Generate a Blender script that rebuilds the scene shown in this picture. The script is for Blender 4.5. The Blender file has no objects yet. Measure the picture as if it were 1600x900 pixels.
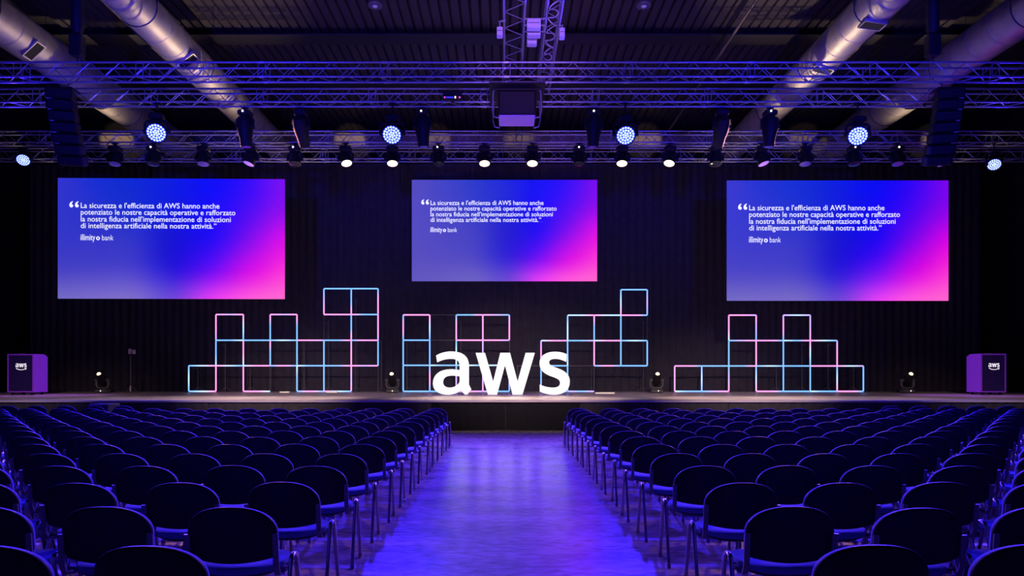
import bpy, math, random
from mathutils import Vector, Matrix, Quaternion

random.seed(7)
scene = bpy.context.scene
COL = scene.collection
PI = math.pi

# ------------------------------------------------------------------ camera
F, CX, HY, EYE = 1150.0, 790.0, 586.0, 1.53      # focal length (px), vanishing point, eye height
cam_d = bpy.data.cameras.new('camera')
cam = bpy.data.objects.new('camera', cam_d)
COL.objects.link(cam)
cam.location = (0, 0, EYE)
cam.rotation_euler = (PI / 2, 0, 0)
cam_d.sensor_width = 36
cam_d.lens = F / 1600 * 36
cam_d.shift_x = (800 - CX) / 1600
cam_d.shift_y = (HY - 450) / 1600
cam_d.clip_end = 200
scene.camera = cam

# ------------------------------------------------------------------ world, exposure
w = bpy.data.worlds.new('hall_air')
scene.world = w
w.use_nodes = True
w.node_tree.nodes['Background'].inputs[0].default_value = (0.012, 0.01, 0.05, 1)
w.node_tree.nodes['Background'].inputs[1].default_value = 0.05
vs = scene.view_settings
vs.view_transform = 'Standard'
vs.look = 'None'
vs.exposure = 0
vs.gamma = 1
vs.use_curve_mapping = False

# light levels (one place to tune)
BLUE = (0.035, 0.012, 1.0)
P_BLUE = 9300
P_BLUE_SIDE = 7500
P_WARM = 2200
P_FLOORHEAD = 4000
P_PURPLE = 3000
P_TRUSSWASH = 5200
P_ROOF = 420


def spot(name, loc, target, power, color, angle=60, blend=0.5, radius=0.12, parent=None):
    d = bpy.data.lights.new(name, 'SPOT')
    d.energy = power
    d.color = color
    d.spot_size = math.radians(angle)
    d.spot_blend = blend
    d.shadow_soft_size = radius
    o = bpy.data.objects.new(name, d)
    COL.objects.link(o)
    o.location = loc
    o.rotation_euler = (Vector(target) - Vector(loc)).to_track_quat('-Z', 'Y').to_euler()
    return o


# house rig above the audience, behind and above the picture: blue and violet washes aimed at the steelwork
for sx in (-1, 1):
    spot('blue_wash', (sx * 7.0, 7.5, 6.2), (sx * 8.0, 19.0, 9.6), P_TRUSSWASH, (0.025, 0.02, 1.0), 52, 0.9, 0.2)
spot('blue_wash', (0.0, 6.5, 6.0), (0.0, 19.0, 9.6), 3600, (0.025, 0.02, 1.0), 46, 0.9, 0.2)
spot('violet_wash', (0.6, 9.0, 6.8), (0.5, 18.5, 9.4), 1300, (0.75, 0.3, 1.0), 24, 0.9, 0.2)
for sx in (-1, 1):
    spot('roof_wash', (sx * 2.6, 14.5, 10.2), (sx * 3.4, 22.5, 13.0), P_ROOF, (0.62, 0.30, 0.95), 75, 1.0, 0.3)


# warm front light for the stage, from the rig over the audience
for fx, tx, ty, pw, an in ((-4.5, -7.5, 26.0, 7000, 29), (0.3, 0.3, 27.0, 6500, 34), (4.5, 7.5, 26.0, 7000, 29), (-9.0, -15.0, 25.0, 2600, 24), (9.0, 15.0, 25.0, 2600, 24)):
    spot('front_light', (fx, 9.5, 7.6), (tx, ty, 0.3), pw, (1.0, 0.72, 0.64), an, 1.0, 0.18)
# added amber-red fill over the audience, bare lamps without fixtures
for sx in (-1, 1):
    spot('amber_fill', (sx * 9.0, 22.9, 8.2), (-sx * 1.5, 8.0, 0.0), 3300, (1.0, 0.36, 0.42), 70, 0.9, 0.3)


def at(px, py, Y):
    return Vector(((px - CX) * Y / F, Y, EYE + (HY - py) * Y / F))


# ------------------------------------------------------------------ materials
def lin(c):
    c = c / 255.0
    return c / 12.92 if c <= 0.04045 else ((c + 0.055) / 1.055) ** 2.4


def mat(name, col=(0.5, 0.5, 0.5), rough=0.5, metal=0.0, noise=0.0, nscale=8.0, bump=0.0, emit=None, estr=0.0, spec=0.5):
    m = bpy.data.materials.new(name)
    m.use_nodes = True
    nt = m.node_tree
    b = nt.nodes['Principled BSDF']
    b.inputs['Base Color'].default_value = (*col, 1)
    b.inputs['Roughness'].default_value = rough
    b.inputs['Metallic'].default_value = metal
    b.inputs['Specular IOR Level'].default_value = spec
    if emit:
        b.inputs['Emission Color'].default_value = (*emit, 1)
        b.inputs['Emission Strength'].default_value = estr
    if noise or bump:
        tc = nt.nodes.new('ShaderNodeTexCoord')
        n = nt.nodes.new('ShaderNodeTexNoise')
        n.inputs['Scale'].default_value = nscale
        n.inputs['Detail'].default_value = 5
        nt.links.new(tc.outputs['Object'], n.inputs['Vector'])
        if noise:
            r = nt.nodes.new('ShaderNodeMapRange')
            r.inputs['From Min'].default_value = 0.25
            r.inputs['From Max'].default_value = 0.75
            r.inputs['To Min'].default_value = 1 - noise
            r.inputs['To Max'].default_value = 1 + noise
            mx = nt.nodes.new('ShaderNodeVectorMath')
            mx.operation = 'SCALE'
            mx.inputs[0].default_value = col
            nt.links.new(n.outputs['Fac'], r.inputs['Value'])
            nt.links.new(r.outputs['Result'], mx.inputs['Scale'])
            nt.links.new(mx.outputs[0], b.inputs['Base Color'])
        if bump:
            bp = nt.nodes.new('ShaderNodeBump')
            bp.inputs['Strength'].default_value = bump
            bp.inputs['Distance'].default_value = 0.02
            nt.links.new(n.outputs['Fac'], bp.inputs['Height'])
            nt.links.new(bp.outputs['Normal'], b.inputs['Normal'])
    return m


def emission_attr(name, strength, diffuse=0.0):
    """surface that shows its own stored picture colours (LED tube or screen)"""
    m = bpy.data.materials.new(name)
    m.use_nodes = True
    nt = m.node_tree
    b = nt.nodes['Principled BSDF']
    b.inputs['Base Color'].default_value = (diffuse, diffuse, diffuse, 1)
    b.inputs['Roughness'].default_value = 0.6
    a = nt.nodes.new('ShaderNodeAttribute')
    a.attribute_name = 'picture'
    nt.links.new(a.outputs['Color'], b.inputs['Emission Color'])
    b.inputs['Emission Strength'].default_value = strength
    return m


M = {}
M['fabric'] = mat('chair_fabric', (0.11, 0.16, 0.40), 0.9, noise=0.15, nscale=90)
M['shell'] = mat('chair_shell_plastic', (0.012, 0.012, 0.016), 0.55, noise=0.1, nscale=30, spec=0.3)
M['rim'] = mat('chair_edge_trim', (0.16, 0.16, 0.2), 0.35, noise=0.05)
M['chrome'] = mat('chrome_tube', (0.40, 0.385, 0.37), 0.24, 1.0, noise=0.05, nscale=20)
M['alu'] = mat('truss_aluminium', (0.42, 0.42, 0.48), 0.40, 0.55, noise=0.12, nscale=6)
M['black'] = mat('black_housing', (0.006, 0.006, 0.008), 0.62, noise=0.15, nscale=14)
M['grey_housing'] = mat('grey_housing', (0.11, 0.11, 0.125), 0.45, noise=0.12, nscale=14)
M['steel'] = mat('galvanised_duct', (0.60, 0.56, 0.53), 0.52, 0.85, noise=0.2, nscale=2.2)
M['pipe'] = mat('painted_pipe', (0.14, 0.11, 0.10), 0.5, 0.2, noise=0.1)
M['dark_metal'] = mat('dark_beam_paint', (0.02, 0.019, 0.022), 0.6, noise=0.1)
M['roof'] = mat('roof_deck_paint', (0.048, 0.04, 0.042), 0.6, 0.0, noise=0.18, nscale=0.8)
M['roof_dark'] = mat('roof_backing', (0.02, 0.018, 0.02), 0.8, noise=0.1)
M['wall'] = mat('hall_wall_paint', (0.025, 0.024, 0.028), 0.85, noise=0.15, nscale=0.7)
M['drape'] = mat('black_drape', (0.045, 0.039, 0.062), 0.95, noise=0.2, nscale=3)
M['skirt'] = mat('stage_skirt_cloth', (0.05, 0.044, 0.045), 0.95, noise=0.2, nscale=5)
M['skirt_black'] = mat('black_skirt_cloth', (0.007, 0.006, 0.009), 0.95, noise=0.2, nscale=5)
M['deck'] = mat('stage_deck', (0.72, 0.61, 0.60), 0.38, noise=0.12, nscale=1.6)
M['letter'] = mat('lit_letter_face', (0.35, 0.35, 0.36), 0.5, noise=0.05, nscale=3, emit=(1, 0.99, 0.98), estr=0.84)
M['letter_side'] = mat('letter_side', (0.8, 0.8, 0.82), 0.5, noise=0.03)
M['tube'] = emission_attr('led_tube_glow', 1.5, 0.2)
M['tube_off'] = mat('led_tube_off', (0.13, 0.12, 0.14), 0.4, noise=0.05)
M['screen'] = emission_attr('screen_picture', 0.98, 0.06)
M['text'] = mat('screen_lettering', (0.9, 0.9, 0.9), 0.6, noise=0.01, emit=(1, 1, 1), estr=0.95)
M['purple'] = mat('purple_lacquer', (0.36, 0.08, 0.72), 0.45, noise=0.05, nscale=4)
M['panel'] = mat('navy_panel', (0.03, 0.02, 0.09), 0.25, noise=0.08, nscale=4)
M['logo'] = mat('lit_logo', (0.9, 0.9, 0.9), 0.5, noise=0.02, emit=(1, 0.97, 0.97), estr=0.9)
M['led_blue'] = mat('led_cell_blue', (0.5, 0.6, 1), 0.3, noise=0.02, emit=(0.46, 0.58, 1.0), estr=1.7)
M['led_plate'] = mat('led_plate_blue', (0.02, 0.02, 0.3), 0.4, noise=0.02, emit=(0.0, 0.03, 1.0), estr=0.9)
M['lens_warm'] = mat('lens_warm', (1, 0.9, 0.7), 0.3, noise=0.02, emit=(1.0, 0.80, 0.50), estr=1.9)
M['lens_violet'] = mat('lens_violet', (0.5, 0.3, 0.9), 0.2, noise=0.02, emit=(0.35, 0.13, 0.75), estr=0.7)
M['lens_dim'] = mat('lens_dim', (0.1, 0.06, 0.3), 0.15, noise=0.02, emit=(0.05, 0.02, 0.25), estr=0.35)
M['lens_dark'] = mat('lens_dark', (0.02, 0.02, 0.03), 0.1, noise=0.02)
M['pilot'] = mat('pilot_lamp', (1, 0.95, 0.85), 0.3, noise=0.02, emit=(1.0, 0.9, 0.7), estr=2.5)
M['white'] = mat('white_plastic', (0.7, 0.68, 0.66), 0.5, noise=0.05)
M['proj_violet_lit'] = mat('violet_lit_projector_case', (0.78, 0.45, 0.88), 0.5, noise=0.05, nscale=3)  # violet light from below is painted into the whitish case colour
M['grille'] = mat('vent_grille_dark', (0.008, 0.008, 0.008), 0.7, noise=0.1)
M['cream'] = mat('cream_girder_paint', (0.3, 0.25, 0.2), 0.6, noise=0.12, nscale=1.3)
M['strip_blue'] = mat('display_blue', (0.05, 0.06, 0.5), 0.3, noise=0.02, emit=(0.05, 0.04, 0.6), estr=0.7)
M['strip_pink'] = mat('display_pink', (0.5, 0.05, 0.3), 0.3, noise=0.02, emit=(0.9, 0.1, 0.5), estr=0.8)
M['strip_yellow'] = mat('display_yellow', (0.8, 0.7, 0.3), 0.3, noise=0.02, emit=(1.0, 0.85, 0.4), estr=1.2)


def floor_material():
    m = bpy.data.materials.new('polished_hall_floor')
    m.use_nodes = True
    nt = m.node_tree
    b = nt.nodes['Principled BSDF']
    b.inputs['Specular IOR Level'].default_value = 0.75
    tc = nt.nodes.new('ShaderNodeTexCoord')
    n1 = nt.nodes.new('ShaderNodeTexNoise'); n1.inputs['Scale'].default_value = 0.9; n1.inputs['Detail'].default_value = 8
    n2 = nt.nodes.new('ShaderNodeTexNoise'); n2.inputs['Scale'].default_value = 7.0; n2.inputs['Detail'].default_value = 6
    mp = nt.nodes.new('ShaderNodeMapping'); mp.inputs['Scale'].default_value = (1.0, 2.2, 1.0)
    nt.links.new(tc.outputs['Object'], mp.inputs['Vector'])
    nt.links.new(mp.outputs['Vector'], n1.inputs['Vector'])
    nt.links.new(mp.outputs['Vector'], n2.inputs['Vector'])
    add = nt.nodes.new('ShaderNodeMath'); add.operation = 'ADD'
    nt.links.new(n1.outputs['Fac'], add.inputs[0]); nt.links.new(n2.outputs['Fac'], add.inputs[1])
    cr = nt.nodes.new('ShaderNodeValToRGB')
    cr.color_ramp.elements[0].position = 0.40; cr.color_ramp.elements[0].color = (0.2, 0.18, 0.18, 1)
    cr.color_ramp.elements[1].position = 0.60; cr.color_ramp.elements[1].color = (0.44, 0.39, 0.38, 1)
    half = nt.nodes.new('ShaderNodeMath'); half.operation = 'MULTIPLY'; half.inputs[1].default_value = 0.5
    nt.links.new(add.outputs[0], half.inputs[0]); nt.links.new(half.outputs[0], cr.inputs['Fac'])
    nt.links.new(cr.outputs['Color'], b.inputs['Base Color'])
    rr = nt.nodes.new('ShaderNodeMapRange'); rr.inputs['To Min'].default_value = 0.16; rr.inputs['To Max'].default_value = 0.30
    nt.links.new(n2.outputs['Fac'], rr.inputs['Value']); nt.links.new(rr.outputs['Result'], b.inputs['Roughness'])
    bp = nt.nodes.new('ShaderNodeBump'); bp.inputs['Strength'].default_value = 0.12; bp.inputs['Distance'].default_value = 0.01
    nt.links.new(n2.outputs['Fac'], bp.inputs['Height']); nt.links.new(bp.outputs['Normal'], b.inputs['Normal'])
    return m


M['floor'] = floor_material()


# ------------------------------------------------------------------ mesh helpers
class MB:
    def __init__(self):
        self.v, self.f, self.mi = [], [], []
        self.cur = 0

    def add(self, vs, fs):
        o = len(self.v)
        self.v += [tuple(p) for p in vs]
        for f in fs:
            self.f.append([o + i for i in f])
            self.mi.append(self.cur)
        return self

    def box(self, c, s, rot=None):
        hx, hy, hz = s[0] / 2, s[1] / 2, s[2] / 2
        P = [Vector((x, y, z)) for x in (-hx, hx) for y in (-hy, hy) for z in (-hz, hz)]
        if rot is not None:
            P = [rot @ p for p in P]
        c = Vector(c)
        return self.add([p + c for p in P], [(0, 1, 3, 2), (4, 6, 7, 5), (0, 4, 5, 1), (2, 3, 7, 6), (0, 2, 6, 4), (1, 5, 7, 3)])

    def bbox(self, x0, x1, y0, y1, z0, z1):
        return self.box(((x0 + x1) / 2, (y0 + y1) / 2, (z0 + z1) / 2), (x1 - x0, y1 - y0, z1 - z0))

    def cbox(self, c, s, b):
        """box with chamfered vertical and horizontal edges"""
        hx, hy, hz = s[0] / 2, s[1] / 2, s[2] / 2
        rings = [(hx - b, hy - b, -hz), (hx, hy, -hz + b), (hx, hy, hz - b), (hx - b, hy - b, hz)]
        vs, fs = [], []
        for (x, y, z) in rings:
            k = b
            vs += [(c[0] + p[0], c[1] + p[1], c[2] + z) for p in
                   ((-x + k, -y), (x - k, -y), (x, -y + k), (x, y - k), (x - k, y), (-x + k, y), (-x, y - k), (-x, -y + k))]
        for r in range(3):
            for i in range(8):
                j = (i + 1) % 8
                fs.append((r * 8 + i, r * 8 + j, r * 8 + 8 + j, r * 8 + 8 + i))
        fs.append(tuple(range(7, -1, -1)))
        fs.append(tuple(range(24, 32)))
        return self.add(vs, fs)

    def tube(self, pts, r, n=8, cap=True, flat=1.0):
        pts = [Vector(p) for p in pts]
        rs = r if isinstance(r, (list, tuple)) else [r] * len(pts)
        vs, fs = [], []
        up = None
        for i, p in enumerate(pts):
            if i == 0:
                t = pts[1] - p
            elif i == len(pts) - 1:
                t = p - pts[i - 1]
            else:
                t = (pts[i + 1] - p).normalized() + (p - pts[i - 1]).normalized()
            t.normalize()
            if up is None:
                ref = Vector((0, 0, 1)) if abs(t.z) < 0.9 else Vector((0, 1, 0))
                a = t.cross(ref).normalized()
            else:
                a = (up - t * up.dot(t)).normalized()
            up = a
            bb = t.cross(a)
            for k in range(n):
                an = 2 * PI * k / n
                vs.append(p + a * math.cos(an) * rs[i] * flat + bb * math.sin(an) * rs[i])
        for i in range(len(pts) - 1):
            for k in range(n):
                j = (k + 1) % n
                fs.append((i * n + k, i * n + j, (i + 1) * n + j, (i + 1) * n + k))
        if cap:
            fs.append(tuple(range(n - 1, -1, -1)))
            fs.append(tuple(range((len(pts) - 1) * n, len(pts) * n)))
        return self.add(vs, fs)

    def lathe(self, prof, n=24, c=(0, 0, 0)):
        """profile of (radius, z) pairs turned about local Z"""
        vs, fs = [], []
        for (r, z) in prof:
            for k in range(n):
                a = 2 * PI * k / n
                vs.append((c[0] + r * math.cos(a), c[1] + r * math.sin(a), c[2] + z))
        for i in range(len(prof) - 1):
            for k in range(n):
                j = (k + 1) % n
                fs.append((i * n + k, i * n + j, (i + 1) * n + j, (i + 1) * n + k))
        fs.append(tuple(range(n - 1, -1, -1)))
        fs.append(tuple(range((len(prof) - 1) * n, len(prof) * n)))
        return self.add(vs, fs)

    def rings(self, rings):
        """closed skin through rings of equal point count"""
        n = len(rings[0])
        vs = [p for r in rings for p in r]
        fs = []
        for i in range(len(rings) - 1):
            for k in range(n):
                j = (k + 1) % n
                fs.append((i * n + k, i * n + j, (i + 1) * n + j, (i + 1) * n + k))
        fs.append(tuple(range(n - 1, -1, -1)))
        fs.append(tuple(range((len(rings) - 1) * n, len(rings) * n)))
        return self.add(vs, fs)

    def mesh(self, name, mats, smooth=False):
        me = bpy.data.meshes.new(name)
        me.from_pydata(self.v, [], self.f)
        if not isinstance(mats, (list, tuple)):
            mats = [mats]
        for m in mats:
            me.materials.append(m)
        for p, i in zip(me.polygons, self.mi):
            p.material_index = i
            p.use_smooth = smooth
        me.validate()
        me.update()
        if smooth:
            try:
                me.set_sharp_from_angle(angle=math.radians(38))
            except Exception:
                pass
        return me

    def build(self, name, mats, parent=None, loc=(0, 0, 0), smooth=False):
        return obj(name, self.mesh(name, mats, smooth), parent, loc)


def obj(name, me, parent=None, loc=(0, 0, 0), rot=None):
    o = bpy.data.objects.new(name, me)
    COL.objects.link(o)
    o.location = loc
    if rot is not None:
        o.rotation_mode = 'QUATERNION'
        o.rotation_quaternion = rot
    if parent is not None:
        o.parent = parent
    return o


def tag(o, label, cat, group=None):
    o['label'] = label
    o['category'] = cat
    if group:
        o['group'] = group
    return o


def thing(name, loc, label, cat, group=None, rz=0):
    o = bpy.data.objects.new(name, None)
    COL.objects.link(o)
    o.location = loc
    o.rotation_euler = (0, 0, rz)
    o.empty_display_size = 0.1
    return tag(o, label, cat, group)


def struct(o):
    o['kind'] = 'structure'
    return o


def copy_tree(o, parent=None):
    c = o.copy()
    COL.objects.link(c)
    c.parent = parent
    for ch in o.children:
        copy_tree(ch, c)
    return c


ORD = ['first', 'second', 'third', 'fourth', 'fifth', 'sixth', 'seventh', 'eighth', 'ninth', 'tenth', 'eleventh', 'twelfth',
       'thirteenth', 'fourteenth', 'fifteenth', 'sixteenth', 'seventeenth', 'eighteenth', 'nineteenth', 'twentieth']


def aim(d):
    return Vector(d).normalized().to_track_quat('-Z', 'Y')


# ------------------------------------------------------------------ the hall
XW, YB, YF, ZC = 22.0, 36.0, -6.0, 13.0
struct(MB().bbox(-XW, XW, YF, YB, -0.2, 0).build('floor', M['floor']))
struct(MB().bbox(-XW - 0.3, -XW, YF, YB, -0.2, ZC + 0.3).build('wall_left', M['wall']))
struct(MB().bbox(XW, XW + 0.3, YF, YB, -0.2, ZC + 0.3).build('wall_right', M['wall']))
struct(MB().bbox(-XW - 0.3, XW + 0.3, YB, YB + 0.3, -0.2, ZC + 0.3).build('wall_back', M['wall']))
struct(MB().bbox(-XW - 0.3, XW + 0.3, YF - 0.3, YF, -0.2, ZC + 0.3).build('wall_front', M['wall']))
ceiling = struct(MB().bbox(-XW, XW, YF, YB, ZC + 0.09, ZC + 0.3).build('ceiling', M['roof_dark']))
# ribbed roof deck, pan by pan
PW = 0.315
pan = MB()
prof = [(-0.5 * PW + 0.012, 0.08), (-0.5 * PW + 0.03, 0.0), (0.5 * PW - 0.055, 0.0), (0.5 * PW - 0.037, 0.08)]
vs = [(x, y, z) for y in (14.0, YB) for (x, z) in prof]
pan.add(vs, [(0, 1, 5, 4), (1, 2, 6, 5), (2, 3, 7, 6), (0, 3, 2, 1), (4, 5, 6, 7), (0, 4, 7, 3)])
pan_me = pan.mesh('roof_panel', M['roof'])
for i in range(-46, 47):
    obj('roof_panel', pan_me, ceiling, (i * PW, 0, ZC))
# dark cross beams under the deck
for i, (y0, y1, lab) in enumerate(((21.0, 21.75, 'dark roof beam at the very top edge above the trusses'),
                                   (24.35, 25.1, 'wide dark roof beam crossing the ribbed ceiling deck'),
                                   (28.2, 28.9, 'dark roof beam far behind the front lighting trusses'))):
    m = MB()
    m.bbox(-XW, XW, y0 + 0.3, y1 - 0.3, ZC - 0.17, ZC - 0.02)
    m.bbox(-XW, XW, y0, y1, ZC - 0.21, ZC - 0.17)
    tag(m.build('roof_beam', M['dark_metal']), lab, 'beam', 'dark roof beams')

# ------------------------------------------------------------------ stage
ZS, YS, SX = 0.83, 20.3, 20.5
stage = thing('stage', (0, YS, 0), 'wide low stage with pale deck and dark pleated skirt', 'stage')
MB().bbox(-SX, SX, -0.02, 10.9, ZS - 0.05, ZS).build('stage_deck', M['deck'], stage)
MB().bbox(-SX + 0.2, SX - 0.2, 0.12, 10.8, 0.0, ZS - 0.05).build('stage_base', M['skirt'], stage)
# pleated skirt, one cloth per bay
bay_w = 2.05
m = MB()
n = 42
vs, fs = [], []
for k in range(n + 1):
    x = -bay_w / 2 + 0.01 + (bay_w - 0.02) * k / n
    y = 0.045 + 0.022 * math.sin(k * 2 * PI / 6)
    vs += [(x, y, 0.005), (x, y * 0.6 + 0.01, ZS - 0.06)]
for k in range(n):
    fs.append((2 * k, 2 * k + 2, 2 * k + 3, 2 * k + 1))
m.add(vs, fs)
sk = m.mesh('skirt_cloth', M['skirt'], True)
sk2 = m.mesh('skirt_cloth', M['skirt_black'], True)
for i in range(20):
    obj('skirt_cloth', sk2 if i in (9, 10) else sk, stage, (-SX + bay_w * (i + 0.5), 0, 0))

# backdrop curtain
m = MB()
vs, fs = [], []
n = 1100
zs = [0.0, 2.5, 6.0, 9.55]
for k in range(n + 1):
    x = -20.0 + 40.0 * k / n
    ph = k * 2 * PI / 9.0
    for z in zs:
        y = 0.03 * math.sin(ph + 0.6 * math.sin(x * 1.7)) + 0.04 * math.sin(x * 1.1 + z * 0.25)
        vs.append((x, y, z))
L = len(zs)
for k in range(n):
    for j in range(L - 1):
        fs.append((k * L + j, (k + 1) * L + j, (k + 1) * L + j + 1, k * L + j + 1))
m.add(vs, fs)
cur = thing('backdrop_curtain', (0, 31.0, ZS), 'tall black pleated backdrop curtain behind the whole stage', 'curtain')
m.build('drape', M['drape'], cur, smooth=True)
MB().tube([(-20, 0, 9.58), (20, 0, 9.58)], 0.03).build('curtain_pipe', M['dark_metal'], cur)

# pale girder behind the curtain, seen over its top
g = thing('roof_girder', (0, 33.2, 12.1), 'cream girder seen through the rear trusses above the curtain', 'beam')
MB().bbox(-19, 19, -0.06, 0.06, -0.26, 0.26).build('web', M['cream'], g)
for z in (-0.27, 0.27):
    MB().bbox(-19, 19, -0.16, 0.16, z - 0.02, z + 0.02).build('flange', M['cream'], g)
for i in range(-6, 7):
    MB().bbox(i * 3 - 0.02, i * 3 + 0.02, -0.15, -0.06, -0.25, 0.25).build('stiffener', M['cream'], g)

# added bare warm lamps near the rearmost truss, brightening patches of that girder
for gx, gw in ((-17.5, 60), (-7.0, 45), (-3.2, 30), (0.6, 22), (6.3, 40), (13.5, 30), (19.5, 40)):
    spot('girder_fill', (gx * 0.85, 25.6, 9.45), (gx, 33.2, 12.1), gw * 36, (1.0, 0.72, 0.5), 11, 0.5, 0.05)

# ------------------------------------------------------------------ air ducts
def duct(X, Z, R, y0, y1, label, vents, pitch=0.92):
    t = thing('air_duct', (X, y0, Z - R), label, 'duct', 'round ventilation ducts under the roof')
    n = int((y1 - y0) / pitch)
    s = MB()
    nn = 40
    ringz = [(R * 0.965, 0.0), (R * 0.965, 0.014), (R, 0.018), (R, pitch - 0.035), (R * 1.012, pitch - 0.03), (R * 1.012, pitch - 0.008), (R * 0.992, pitch - 0.002)]
    rings = [[(r * math.cos(2 * PI * k / nn), z, r * math.sin(2 * PI * k / nn) + R) for k in range(nn)] for (r, z) in ringz]
    s.rings(rings)
    me = s.mesh('duct_section', M['steel'], True)
    for i in range(n):
        obj('duct_section', me, t, (0, i * pitch, 0))
    for i in range(2, n, 4):
        h = MB()
        h.tube([(math.cos(a) * (R + 0.012), 0, R + math.sin(a) * (R + 0.012)) for a in [PI * k / 16 for k in range(-16, 17)]], 0.012, 6)
        h.tube([(-R - 0.01, 0, R), (-R - 0.01, 0, ZC - (Z - R) - 0.02)], 0.008, 6)
        h.tube([(R + 0.01, 0, R), (R + 0.01, 0, ZC - (Z - R) - 0.02)], 0.008, 6)
        h.build('hanger', M['dark_metal'], t, (0, i * pitch - 0.02, 0))
    for (vy, ang) in vents:
        d = Vector((math.sin(ang), 0, -math.cos(ang)))
        q = d.to_track_quat('Z', 'Y')
        gr = MB()
        gr.box((0, 0, 0.012), (0.34, 0.52, 0.05))
        go = obj('vent_grille', gr.mesh('vent_grille', M['grille']), t, Vector((0, vy - y0, R)) + d * R, q)
        fr = MB()
        for sx in (-1, 1):
            fr.box((sx * 0.185, 0, 0.015), (0.035, 0.58, 0.07))
            fr.box((0, sx * 0.275, 0.015), (0.37, 0.035, 0.07))
        fr.build('grille_frame', M['steel'], go)
    return t


duct(-9.5, 11.03, 0.5, 13.5, 35.9, 'left inner round steel duct running towards the curtain', [(21.3, 0.62)])
duct(9.5, 11.03, 0.5, 13.5, 35.9, 'right inner round steel duct running towards the curtain', [(18.9, -0.15), (21.7, -0.3)])
duct(-13.6, 11.03, 0.56, 13.5, 35.9, 'left outer round steel duct near the left edge', [(20.6, 0.75)])
duct(13.6, 11.03, 0.56, 13.5, 35.9, 'right outer round steel duct near the right edge', [])

# sprinkler pipes
for (x, lab) in ((-11.6, 'thin pipe under the roof between the two left ducts'), (-11.3, 'thin pipe beside the left inner duct, nearer the middle'),
                 (11.3, 'thin pipe beside the right inner duct, nearer the middle'), (11.6, 'thin pipe under the roof between the two right ducts'),
                 (7.2, 'thin pipe under the deck left of the right inner duct')):
    z = 12.3
    t = thing('ceiling_pipe', (x, 14, z), lab, 'pipe', 'thin pipes under the roof')
    MB().tube([(0, 0, 0), (0, 21.9, 0)], 0.045, 8).build('pipe_run', M['pipe'], t)
    for i in range(5):
        MB().bbox(-0.012, 0.012, 2 + i * 4.4, 2.03 + i * 4.4, 0.0, ZC - z).build('pipe_hanger', M['dark_metal'], t)

# ------------------------------------------------------------------ trusses
TS = 0.35                       # chord spacing
ZT = 8.85                       # lower chords


def brace_mesh():
    return MB().tube([(0, 0, -0.5), (0, 0, 0.5)], 0.0095, 6).mesh('brace', M['alu'], True)


BR = brace_mesh()


def put_brace(parent, a, b):
    a, b = Vector(a), Vector(b)
    o = obj('brace', BR, parent, (a + b) / 2, (b - a).normalized().to_track_quat('Z', 'Y'))
    o.scale = (1, 1, (b - a).length)
    return o


def truss_x(Y, x0, x1, z, label, half=0.37, group='lighting trusses across the stage'):
    t = thing('lighting_truss', (0, Y, z), label, 'truss', group)
    ch = MB().tube([(x0, 0, 0), (x1, 0, 0)], 0.025, 10).mesh('chord', M['alu'], True)
    for y in (0, TS):
        for zz in (0, TS):
            obj('chord', ch, t, (0, y, zz))
    nb = int((x1 - x0) / half)
    for i in range(nb):
        xa, xb = x0 + i * half, x0 + (i + 1) * half
        e = i % 2
        put_brace(t, (xa, 0, TS * e), (xb, 0, TS * (1 - e)))
        put_brace(t, (xa, TS, TS * (1 - e)), (xb, TS, TS * e))
        put_brace(t, (xa, TS * e, 0), (xb, TS * (1 - e), 0))
    x = x0 + 0.02
    k = MB()
    for (y, zz) in ((0, 0), (TS, 0), (0, TS), (TS, TS)):
        k.tube([(-0.06, y, zz), (0.06, y, zz)], 0.034, 8)
    for dx in (-0.09, 0.09):
        for y in (0, TS):
            k.tube([(dx, y, 0), (dx, y, TS)], 0.012, 6)
    kme = k.mesh('joint', M['alu'], True)
    while x < x1:
        obj('joint', kme, t, (x, 0, 0))
        x += 3.0
    return t


truss_x(18.05, -15.0, 15.0, ZT, 'nearest and highest-looking aluminium truss spanning the whole picture')
truss_x(19.72, -15.6, 15.6, ZT, 'second aluminium truss just behind the nearest one, carrying blue wash heads')
truss_x(23.15, -17.6, 17.6, ZT, 'third aluminium truss, carrying the row of warm spotlights')
truss_x(24.9, -18.2, 18.2, ZT, 'rearmost aluminium truss just above the screens')


def truss_y(X0, width, y0, y1, z, label, half=0.37):
    t = thing('hall_truss', (X0, y0, z), label, 'truss', 'trusses running towards the stage')
    for x in (0, width):
        for zz in (0, TS):
            MB().tube([(x, 0, zz), (x, y1 - y0, zz)], 0.025, 10).build('chord', M['alu'], t, smooth=True)
    nb = int((y1 - y0) / half)
    for i in range(nb):
        a, b = i * half, (i + 1) * half
        e = i % 2
        put_brace(t, (width * e, a, 0), (width * (1 - e), b, 0))
        put_brace(t, (0, a, TS * e), (0, b, TS * (1 - e)))
        put_brace(t, (width, a, TS * e), (width, b, TS * (1 - e)))
    return t


truss_y(-0.03, 0.44, 9.0, 18.45, ZT + TS + 0.06, 'left of the two trusses coming down the middle from the top edge')
tr2 = truss_y(0.88, 0.31, 9.0, 20.1, ZT + TS + 0.06, 'right of the two trusses coming down the middle, with cable inside')
cab = MB()
pts = []
for i in range(220):
    y = 9.2 + i * 0.048
    pts.append((1.035 + 0.1 * math.sin(i * 0.55), y, ZT + TS + 0.12 + 0.03 * (1 + math.sin(i * 0.83))))
cab.tube(pts, 0.014, 6)
tag(cab.build('cable', M['white'], smooth=True), 'pale looping cable lying inside the right middle truss', 'cable')
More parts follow.
